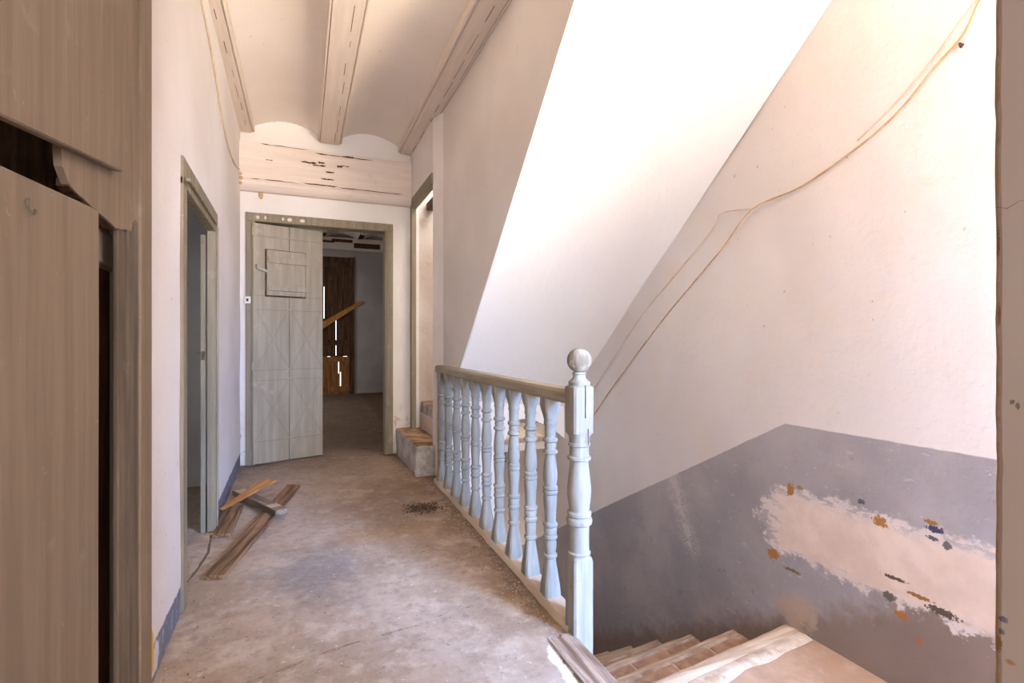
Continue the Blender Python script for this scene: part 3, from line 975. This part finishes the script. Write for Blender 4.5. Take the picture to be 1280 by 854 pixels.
# ------------------------------------------------------------------ far door leaf
LA = math.atan2(5.15 - 4.945, 0.18 + 0.42)
leaf = thing('door_leaf', 'tall pale grey plank door leaf with cross mouldings and small hatch', 'door', (-0.395, 4.955, 0.012), LA)
LW, LH = 0.605, 2.10
mesh_obj('wide_board', bbox(0, LW / 2 - 0.0015, 0, 0.032, 0, LH, 0.003), 'leaf', leaf)
mesh_obj('wide_board', bbox(LW / 2 + 0.0015, LW, 0, 0.032, 0, LH + 0.005, 0.003), 'leaf', leaf)
def strip(name, a, b, w, h=0.006, mat='leaf', y=0.0):
    """moulding on the corridor face of the leaf from a to b (x, z)"""
    a, b = Vector((a[0], 0, a[1])), Vector((b[0], 0, b[1]))
    d = (b - a).normalized()
    n = Vector((-d.z, 0, d.x)) * (w / 2)
    bm = bmesh.new()
    prism(bm, [a - n + Vector((0, y + 0.001, 0)), b - n + Vector((0, y + 0.001, 0)), b + n + Vector((0, y + 0.001, 0)), a + n + Vector((0, y + 0.001, 0))], (0, -h, 0))
    return mesh_obj(name, bm, mat, leaf)
zA0, zA1, zB0, zB1, zT = 0.20, 0.735, 0.825, 1.355, 1.48
for z in (zA0, zA1, zB0, zB1, zT, 2.0):
    strip('cross_moulding', (0.01, z), (LW - 0.01, z), 0.012, 0.004)
    strip('cross_groove', (0.01, z - 0.009), (LW - 0.01, z - 0.009), 0.005, 0.0015, 'leaf_dark')
for (z0, z1) in ((zA0, zA1), (zB0, zB1)):
    for (x0, x1) in ((0.012, LW / 2 - 0.008), (LW / 2 + 0.008, LW - 0.012)):
        strip('diagonal_moulding', (x0, z0), (x1, z1), 0.008, 0.0035)
        strip('diagonal_moulding', (x0, z1), (x1, z0), 0.008, 0.0030)
        strip('diagonal_groove', (x0 + 0.007, z0), (x1 + 0.007, z1), 0.004, 0.0014, 'leaf_dark')
        strip('diagonal_groove', (x0 + 0.007, z1), (x1 + 0.007, z0), 0.004, 0.0013, 'leaf_dark')
strip('cross_moulding', (0.02, zT + 0.02), (0.17, zT + 0.42), 0.007, 0.003)
strip('cross_moulding', (LW - 0.02, zT + 0.30), (LW - 0.12, zT + 0.12), 0.007, 0.003)
strip('upright_groove', (0.23, 1.9), (0.23, LH - 0.01), 0.004, 0.0015, 'leaf_dark')
# small hatch
HX0, HX1, HZ0, HZ1 = 0.105, 0.435, 1.475, 1.875
hatch = mesh_obj('hatch', bbox(HX0, HX1, -0.030, -0.006, HZ0, HZ1, 0.004), 'leaf', leaf)
mesh_obj('hatch_shade_plate', bbox(HX0 - 0.010, HX1 + 0.012, -0.004, 0.001, HZ0 - 0.012, HZ1 + 0.008, 0.0), 'crack', leaf)  # dark plate draws the shaded gap round the hatch
for (z0, z1) in ((HZ0 + 0.04, HZ0 + 0.085), (HZ1 - 0.115, HZ1 - 0.06)):
    mesh_obj('batten', bbox(HX0 + 0.008, HX1 + 0.014, -0.043, -0.029, z0, z1, 0.004), 'leaf', hatch)
bm = bmesh.new()
prism(bm, [(HX0 - 0.085, -0.03, 1.70), (HX0 - 0.085, -0.03, 1.74), (HX0 - 0.072, -0.03, 1.74), (HX0 - 0.068, -0.03, 1.718), (HX0 + 0.002, -0.03, 1.695), (HX0 + 0.002, -0.03, 1.672)], (0, 0.03, 0))
mesh_obj('latch', bm, 'leaf', hatch)
for z in (0.82, 1.99):
    mesh_obj('hinge', bbox(-0.012, 0.03, -0.006, 0.001, z, z + 0.07, 0.002), 'leaf', leaf)

# leaf of the left door, swung into the side room, seen edge-on
ll = thing('door_leaf', 'narrow edge of a grey door leaf swung into the left room', 'door', (-0.507, 3.345, -0.005), math.radians(98.6))
o = mesh_obj('leaf_panel', bbox(0, 0.74, 0.0, 0.026, 0.0, 1.69, 0.003), 'frame', ll)
o = mesh_obj('leaf_latch', bbox(-0.004, 0.02, 0.004, 0.022, 0.98, 1.03, 0.002), 'iron', ll)

# ------------------------------------------------------------------ near-left broken wooden partition
XP = -0.425
part = thing('plank_partition', 'weathered grey plank partition with broken boards at the left edge', 'partition', (XP, 1.5, 0))
def pchild(name, bm, mat, parent=part):
    o = mesh_obj(name, bm, mat, parent)
    if parent is part:
        o.location = (-XP, -1.5, 0)
    return o
# front upper board with a slanting lower edge
bm = bmesh.new()
prism(bm, [(XP + 0.012, -1.0, 1.13), (XP + 0.012, 1.006, 1.418), (XP + 0.012, 1.548, 1.502), (XP + 0.012, 1.552, 1.51), (XP + 0.012, 1.552, 3.1), (XP + 0.012, -1.0, 3.1)], (-0.022, 0, 0))
bevel(bm, 0.003, 1)
pchild('upper_board', bm, 'panel')
# second board, behind, broken off along a ragged line
jag = [(1.262, 1.455), (1.268, 1.425), (1.30, 1.398), (1.335, 1.392), (1.37, 1.388), (1.41, 1.383), (1.45, 1.380), (1.50, 1.376), (1.545, 1.371), (1.58, 1.367), (1.605, 1.372),
       (1.64, 1.374), (1.69, 1.372), (1.71, 1.385), (1.715, 1.41), (1.745, 1.425), (1.752, 1.40), (1.80, 1.38)]
bm = bmesh.new()
prism(bm, [(XP - 0.012, y, z + 0.004 * nz(y * 60, 1)) for y, z in jag] + [(XP - 0.012, 1.80, 3.1), (XP - 0.012, 1.262, 3.1)], (-0.014, 0, 0))
pchild('broken_board', bm, 'panel')
bm = bmesh.new()
prism(bm, [(XP - 0.014, y + 0.002, z + 0.012 + 0.004 * nz(y * 40, 7)) for y, z in jag[2:11]] + [(XP - 0.014, y, z - 0.004 + 0.003 * nz(y * 50, 3)) for y, z in jag[2:11]][::-1], (-0.02, 0, 0))
pchild('splintered_edge', bm, 'dark_wood')
# post and jamb strip
bm = bmesh.new()
prism(bm, [(XP - 0.012, 1.60, 0), (XP - 0.012, 1.668, 0), (XP - 0.012, 1.668, 1.385), (XP - 0.012, 1.60, 1.372)], (-0.014, 0, 0))
bevel(bm, 0.004, 1)
pchild('post', bm, 'panel_dark')
bm = bmesh.new()
prism(bm, [(XP - 0.010, 1.672, 0), (XP - 0.010, 1.765, 0), (XP - 0.010, 1.765, 1.425), (XP - 0.010, 1.715, 1.41), (XP - 0.010, 1.70, 1.385), (XP - 0.010, 1.672, 1.385)], (-0.016, 0, 0))
bevel(bm, 0.004, 1)
pchild('post', bm, 'panel_dark')
pchild('jamb_strip', bbox(XP - 0.08, XP - 0.004, 1.768, 1.882, 0, 3.1, 0.004), 'panel')
# inner rail behind the gap
bm = bmesh.new()
prism(bm, [(XP - 0.05, 1.42, 1.283), (XP - 0.05, 1.80, 1.275), (XP - 0.05, 1.80, 1.372), (XP - 0.05, 1.42, 1.365)], (-0.035, 0, 0))
bevel(bm, 0.01, 2)
pchild('inner_rail', bm, 'leaf')
bm = bmesh.new()
prism(bm, [(XP - 0.10, 0.6, 1.47), (XP - 0.10, 1.16, 1.36), (XP - 0.10, 1.20, 1.44), (XP - 0.10, 1.0, 1.47), (XP - 0.10, 0.6, 1.52)], (-0.03, 0, 0))
pchild('inner_brace', bm, 'panel_dark')
# rear closet shell, coloured dark to paint in the shade of the gap
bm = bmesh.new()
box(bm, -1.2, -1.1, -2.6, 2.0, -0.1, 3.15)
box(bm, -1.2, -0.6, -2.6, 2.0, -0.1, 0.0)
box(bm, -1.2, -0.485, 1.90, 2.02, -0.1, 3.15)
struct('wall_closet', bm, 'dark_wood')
# lower leaf of the cupboard
low = thing('cupboard_door', 'weathered grey wooden cupboard door hanging ajar at the left edge', 'door', (XP + 0.004, 1.0, 0))
bm = bmesh.new()
prism(bm, [(0, -1.9, 0.02), (0, 0.41, 0.02), (0, 0.408, 0.6), (0, 0.412, 1.1), (0, 0.41, 1.374), (0, 0.0, 1.346), (0, -1.9, 1.22)], (-0.026, 0, 0))
bevel(bm, 0.003, 1)
mesh_obj('board', bm, 'panel', low)
bm = bmesh.new()
tube(bm, [(0.004 + 0.003 * math.sin(a), 0.09 + 0.012 * math.cos(a), 1.305 - 0.012 * math.sin(a)) for a in [0.3 + k * 0.35 for k in range(13)]], 0.0022, 6)
mesh_obj('bent_nail', bm, 'panel_dark', low, True)
tag(mesh_obj('wood_block', bbox(XP - 0.12, XP - 0.09, 1.44, 1.70, 1.03, 1.17, 0.004), 'orange'), 'small reddish brown wooden block inside the dark cupboard gap', 'block')
bm = bmesh.new()
box(bm, XP - 0.074, XP - 0.055, 1.55, 1.60, 0.60, 0.63)
box(bm, XP - 0.078, XP - 0.06, 1.57, 1.60, 0.63, 0.70)
bevel(bm, 0.003, 1)
tag(mesh_obj('door_catch', bm, 'plastic'), 'small pale catch on the post inside the dark cupboard gap', 'catch')

# ------------------------------------------------------------------ side room behind the left door
bm = bmesh.new()
box(bm, -3.0, -0.55, 4.55, 4.65, -0.1, 3.1)
struct('wall_side_room_far', bm, 'grey_room')
bm = bmesh.new()
box(bm, -3.1, -3.0, 2.0, 4.65, -0.1, 0.8)
box(bm, -3.1, -3.0, 2.0, 4.65, 2.0, 3.1)
box(bm, -3.1, -3.0, 2.0, 2.6, 0.8, 2.0)
box(bm, -3.1, -3.0, 3.5, 4.65, 0.8, 2.0)
box(bm, -3.1, -0.55, 1.95, 2.05, -0.1, 3.1)
struct('wall_side_room', bm, 'grey_room')
bm = bmesh.new()
box(bm, -3.1, -0.55, 1.95, 4.65, 3.0, 3.1)
struct('ceiling_side_room', bm, 'ceil')

# ------------------------------------------------------------------ far room
bm = bmesh.new()
YB = 11.1
box(bm, 1.0, 2.3, YB, YB + 0.15, 0, 3.4)
box(bm, -2.4, -0.25, YB, YB + 0.15, 0, 3.4)
box(bm, -0.25, 1.0, YB, YB + 0.15, 2.82, 3.4)
struct('wall_far_room_end', bm, 'grey_room')
bm = bmesh.new()
box(bm, 2.1, 2.3, 5.14, YB, 0, 3.4)
struct('wall_far_room_right', bm, 'grey_room')
bm = bmesh.new()
box(bm, 1.05, 2.1, 5.06, 5.14, 0, 3.4)
struct('wall_far_room_front', bm, 'grey_room')
bm = bmesh.new()
box(bm, -2.5, -2.4, 5.0, 8.0, 0, 3.4)
box(bm, -2.5, -2.4, 9.0, 11.2, 0, 3.4)
box(bm, -2.5, -2.4, 8.0, 9.0, 0, 1.0)
box(bm, -2.5, -2.4, 8.0, 9.0, 2.0, 3.4)
box(bm, -2.5, -0.5, 5.06, 5.14, 0, 3.4)
struct('wall_far_room_left', bm, 'grey_room')
bm = bmesh.new()
def PV(x0):
    return lambda u, v: (x0 + 0.62 * u, 5.1 + 6.1 * v, 3.18 + 0.12 * (1 - (2 * u - 1) ** 2))
for x0 in (-2.45, -1.73, -1.01, -0.29, 0.43, 1.15):
    grid(bm, PV(x0), 10, 4)
box(bm, -2.5, 2.3, 5.0, 11.25, 3.32, 3.42)
struct('ceiling_far_room', bm, 'ceil')
spots = ['furthest left', 'second from the left', 'third from the left', 'third from the right', 'second from the right', 'furthest right']
for k, x0 in enumerate((-1.83, -1.11, -0.39, 0.33, 1.05, 1.77)):
    tag(mesh_obj('ceiling_beam', bbox(x0, x0 + 0.10, 5.14, 10.2, 3.12, 3.32, 0.008), 'beam'),
        'pale beam of the far room ceiling, %s' % spots[k], 'beam', 'ceiling beams of the far room')
lt = thing('lintel_beam', 'rotten whitewashed cross beam above the plank door of the far room', 'beam')
mesh_obj('beam_face', bbox(-0.4, 2.1, 10.95, 11.1, 2.95, 3.2, 0.02), 'lintel', lt)
for (x0, x1, z0, z1) in ((0.55, 0.95, 3.10, 3.16), (0.98, 1.5, 3.0, 3.10), (0.3, 0.6, 3.08, 3.12)):
    mesh_obj('rotten_patch', bbox(x0, x1, 10.935, 10.96, z0, z1, 0.01), 'crack', lt)

# plank door of the far room with daylight through its gaps
fd = bpy.data.objects.new('door_4', None)
fd['kind'] = 'structure'
C.objects.link(fd)
for a, b in ((-0.25, -0.17), (0.90, 1.0)):
    mesh_obj('jamb', bbox(a, b, YB - 0.04, YB + 0.1, 0, 2.82, 0.006), 'dark_wood', fd)
def planks(xs, z0, z1, mat, slits):
    """upright planks; slits: plank index -> (gap width, lower end, upper end) at its right edge"""
    for i, (a, b) in enumerate(zip(xs, xs[1:])):
        g1, s0, s1 = slits.get(i, (0, 0, 0))
        mesh_obj('plank', bbox(a, b - g1, YB + 0.02, YB + 0.05, z0, z1, 0.0005), mat, fd)
        if g1:
            for p, q in ((z0, s0), (s1, z1)):
                if q > p:
                    mesh_obj('plank_sliver', bbox(b - g1, b, YB + 0.021, YB + 0.049, p, q, 0.0), mat, fd)
planks([-0.17, 0.02, 0.21, 0.415, 0.645, 0.76, 0.91], 0.775, 2.83, 'dark_wood', {2: (0.012, 1.55, 2.2), 3: (0.010, 0.775, 1.62)})
planks([-0.17, 0.03, 0.24, 0.42, 0.56, 0.70, 0.735, 0.82, 0.91], 0.0, 0.766, 'lit_wood', {4: (0.014, 0.42, 0.70), 5: (0.016, 0.12, 0.45)})
mesh_obj('peep_hole_rim', bbox(0.50, 0.53, YB + 0.0, YB + 0.02, 2.10, 2.13, 0.004), 'dark_wood', fd)
for a, b in ((-0.17, 0.47), (0.53, 0.78), (0.86, 0.91)):
    mesh_obj('cover_strip', bbox(a, b, YB + 0.012, YB + 0.03, 0.755, 0.79, 0.001), 'dark_wood', fd)
for z, m_ in ((0.05, 'lit_wood'), (0.66, 'lit_wood'), (1.0, 'dark_wood'), (2.6, 'dark_wood')):
    mesh_obj('ledge_rail', bbox(-0.17, 0.90, YB - 0.005, YB + 0.022, z, z + 0.11, 0.005), m_, fd)
# leaning bar
bm = bmesh.new()
prism(bm, [(-1.52, YB - 0.05, 0.0), (-1.30, YB - 0.05, 0.0), (0.05, YB - 0.05, 1.10), (1.14, YB - 0.05, 1.86), (1.17, YB - 0.05, 1.93), (1.10, YB - 0.05, 1.92), (0.02, YB - 0.05, 1.26)], (0, 0.04, 0))
bevel(bm, 0.004, 1)
tag(mesh_obj('leaning_plank', bm, 'board_new'), 'brown plank propped slantwise across the far plank door', 'plank')
tag(mesh_obj('low_bench', rough_block(1.55, 2.08, 8.0, 10.9, 0.0, 0.34, 9, 0.02), 'rough', None, True), 'low masonry bench along the right side of the far room', 'bench')

# ------------------------------------------------------------------ loose boards on the floor
def loose_board(name, label, p0, p1, w0, w1, t, z0, z1, mat, ends=(0, 0), roll=0.0):
    """a board from p0 to p1 (x, y of the mid-line), z of its lower side at both ends"""
    a, b = Vector((p0[0], p0[1], z0)), Vector((p1[0], p1[1], z1))
    L = (b - a).length
    d = (b - a).normalized()
    n = Vector((d.y, -d.x, 0)).normalized()
    up_ = n.cross(d)
    bm = bmesh.new()
    N = 14
    rings = []
    for i in range(N + 1):
        s = i / N
        w = w0 + (w1 - w0) * s
        jag = lambda k: 0.004 * nz(s * 9, k * 3.3 + w0 * 50)
        y = L * s
        e0 = ends[0] * (1 if i == 0 else 0) + ends[1] * (1 if i == N else 0)
        rings.append([bm.verts.new(q) for q in ((-w / 2 + jag(1), y, 0), (w / 2 + jag(2), y + e0, 0), (w / 2 + jag(2), y + e0, t), (-w / 2 + jag(1), y, t))])
    for q, r in zip(rings, rings[1:]):
        for k in range(4):
            bm.faces.new((q[k], q[(k + 1) % 4], r[(k + 1) % 4], r[k]))
    bm.faces.new(rings[0]); bm.faces.new(rings[-1][::-1])
    o = mesh_obj(name, bm, mat)
    R = Matrix((n, d, up_)).transposed().to_4x4()
    o.matrix_world = Matrix.Translation(a) @ R
    return o


G = 'loose boards on the hall floor'
b1 = loose_board('loose_board', '', (-0.37, 2.66), (-0.055, 4.12), 0.088, 0.096, 0.020, 0.0, 0.004, 'board', (0.0, -0.03))
tag(b1, 'longest brown board lying flat on the cement floor, undermost of the pile', 'board', G)
b2 = loose_board('loose_board', '', (-0.412, 3.22), (-0.405, 3.72), 0.088, 0.105, 0.018, 0.0, 0.004, 'board', (0.0, 0.02))
tag(b2, 'short wide brown board lying flat beside the left door jamb', 'board', G)
b3 = loose_board('loose_batten', '', (-0.415, 4.02), (-0.118, 3.40), 0.075, 0.075, 0.032, 0.016, 0.030, 'board_grey', (0.0, 0.0))
tag(b3, 'grey batten with pale sawn ends lying across the longest board', 'board', G)
for (s, l) in ((0.01, 0.13), (0.535, 0.07)):
    bm = box_bm = bmesh.new()
    box(bm, -0.037, 0.030, s, s + l, 0.0305, 0.0335)
    mesh_obj('sawn_face', bm, 'sawn', b3)
b4 = loose_board('loose_board', '', (-0.455, 3.56), (-0.215, 4.10), 0.020, 0.105, 0.014, 0.052, 0.070, 'board_new', (0.0, -0.02))
tag(b4, 'orange brown pointed split board lying on top of the pile', 'board', G)

# ------------------------------------------------------------------ cables and small fittings
def cable(name, label, pts, r, mat):
    bm = bmesh.new()
    P = [Vector(p) for p in pts]
    out = []
    for i in range(len(P) - 1):
        p0, p1, p2, p3 = P[max(i - 1, 0)], P[i], P[i + 1], P[min(i + 2, len(P) - 1)]
        for k in range(6):
            t = k / 6
            out.append(0.5 * ((2 * p1) + (p2 - p0) * t + (2 * p0 - 5 * p1 + 4 * p2 - p3) * t * t + (3 * p1 - p0 - 3 * p2 + p3) * t ** 3))
    out.append(P[-1])
    tube(bm, out, r, 6)
    return tag(mesh_obj(name, bm, mat, None, True), label, 'cable')


XC = XO - 0.008
main = [(0.90, 2.215), (0.94, 2.166), (0.988, 2.078), (1.068, 2.013), (1.195, 1.901), (1.373, 1.815), (1.584, 1.747), (1.831, 1.712), (2.017, 1.56), (2.158, 1.455), (2.488, 1.209), (2.994, 0.788), (3.22, 0.584), (3.6, 0.24)]
cable('wall_cable', 'tan cable running down the whole stairwell wall, the longest one', [(XC, y, z) for y, z in main], 0.0038, 'cable')
sec = [(1.831, 1.715), (1.93, 1.732), (2.033, 1.736), (2.1, 1.658), (2.416, 1.44), (2.723, 1.218), (3.094, 0.893), (3.3, 0.70)]
cable('wall_cable', 'whitewashed cable branching off above the long tan cable', [(XC, y, z) for y, z in sec], 0.004, 'cable_w')
third = [(0.90, 2.25), (0.96, 2.17), (1.03, 2.09), (1.10, 2.02), (1.20, 1.94), (1.33, 1.86)]
cable('wall_cable', 'thin whitewashed cable beside the tan one at the upper right', [(XC, y, z) for y, z in third], 0.003, 'cable_w')
cable('wall_cable', 'sagging whitewashed cable under the beam on the left wall',
      [(XL(y) + 0.008, y, z) for y, z in ((2.5, 2.78), (2.9, 2.72), (3.30, 2.624), (3.62, 2.504), (3.97, 2.428), (4.40, 2.44), (4.72, 2.50), (4.86, 2.53))], 0.005, 'cable_w')
bm = bmesh.new()
tube(bm, [(XO - 0.001, 0.99, 2.05), (XO - 0.02, 0.99, 2.05), (XO - 0.022, 0.985, 2.035)], 0.004, 6)
tag(mesh_obj('wall_hook', bm, 'iron', None, True), 'small rusty hook in the stairwell wall near the cables', 'hook')
bm = bmesh.new()
for a, b in ((2.43, 0.016), (2.47, 0.020), (2.51, 0.014)):
    bmesh.ops.create_icosphere(bm, subdivisions=2, radius=b, matrix=Matrix.Translation((-0.488, 4.90, a)))
tag(mesh_obj('cable_clamp', bm, 'cable', None, True), 'lumpy ochre cable clamp in the corner at the lintel end', 'clamp')
bm = bmesh.new()
bmesh.ops.create_icosphere(bm, subdivisions=2, radius=0.022, matrix=Matrix.Translation((-0.335, 4.985, 2.36)) @ Matrix.Diagonal((0.8, 1, 1.5, 1)))
tag(mesh_obj('wooden_peg', bm, 'sawn', None, True), 'small tan wooden peg under the lintel ledge', 'peg')
sw = thing('light_switch', 'small white light switch on the left jamb of the far door', 'switch', (-0.44, 4.972, 1.44))
mesh_obj('plate', bbox(-0.025, 0.025, -0.010, 0.002, -0.03, 0.03, 0.003), 'plastic', sw)
mesh_obj('rocker', bbox(-0.008, 0.008, -0.016, -0.008, -0.012, 0.012, 0.002), 'iron', sw)

# ------------------------------------------------------------------ debris
def crumbs(name, label, spots, mat, sizes):
    bm = bmesh.new()
    for (x, y) in spots:
        r = random.uniform(*sizes)
        T = Matrix.Translation((x, y, r * 0.25)) @ Matrix.Rotation(random.uniform(0, 6), 4, 'Z') @ Matrix.Diagonal((r * random.uniform(0.6, 1.5), r, r * random.uniform(0.3, 0.8), 1))
        bmesh.ops.create_icosphere(bm, subdivisions=1, radius=1, matrix=T)
    for v in bm.verts:
        v.co += Vector((nz(v.co.x * 300, v.co.y * 300), nz(v.co.y * 300, v.co.z * 300), 0)) * 0.0015
    o = mesh_obj(name, bm, mat)
    tag(o, label, 'debris')
    o['kind'] = 'stuff'
    return o


crumbs('plaster_crumbs', 'grey and brown plaster crumbs strewn along the foot of the railing',
       [(RX(y) - 0.06 - abs(random.gauss(0, 0.06)), y) for y in [random.uniform(1.75, 4.0) for _ in range(420)]], 'crumb', (0.002, 0.006))
crumbs('floor_grit', 'fine grit scattered over the cement floor of the hall',
       [(x, y) for x, y in [(random.uniform(-0.38, 0.85), random.uniform(1.3, 4.9)) for _ in range(260)] if x > 0.0 or y < 2.5 or y > 4.25] + [(random.gauss(-0.36, 0.06), random.gauss(2.05, 0.25)) for _ in range(80)], 'crumb', (0.0015, 0.004))
crumbs('dirt_heap', 'small dark heap of dirt on the floor near the railing',
       [(0.72 + random.gauss(0, 0.055), 3.29 + random.gauss(0, 0.05)) for _ in range(420)], 'dirt', (0.002, 0.007))
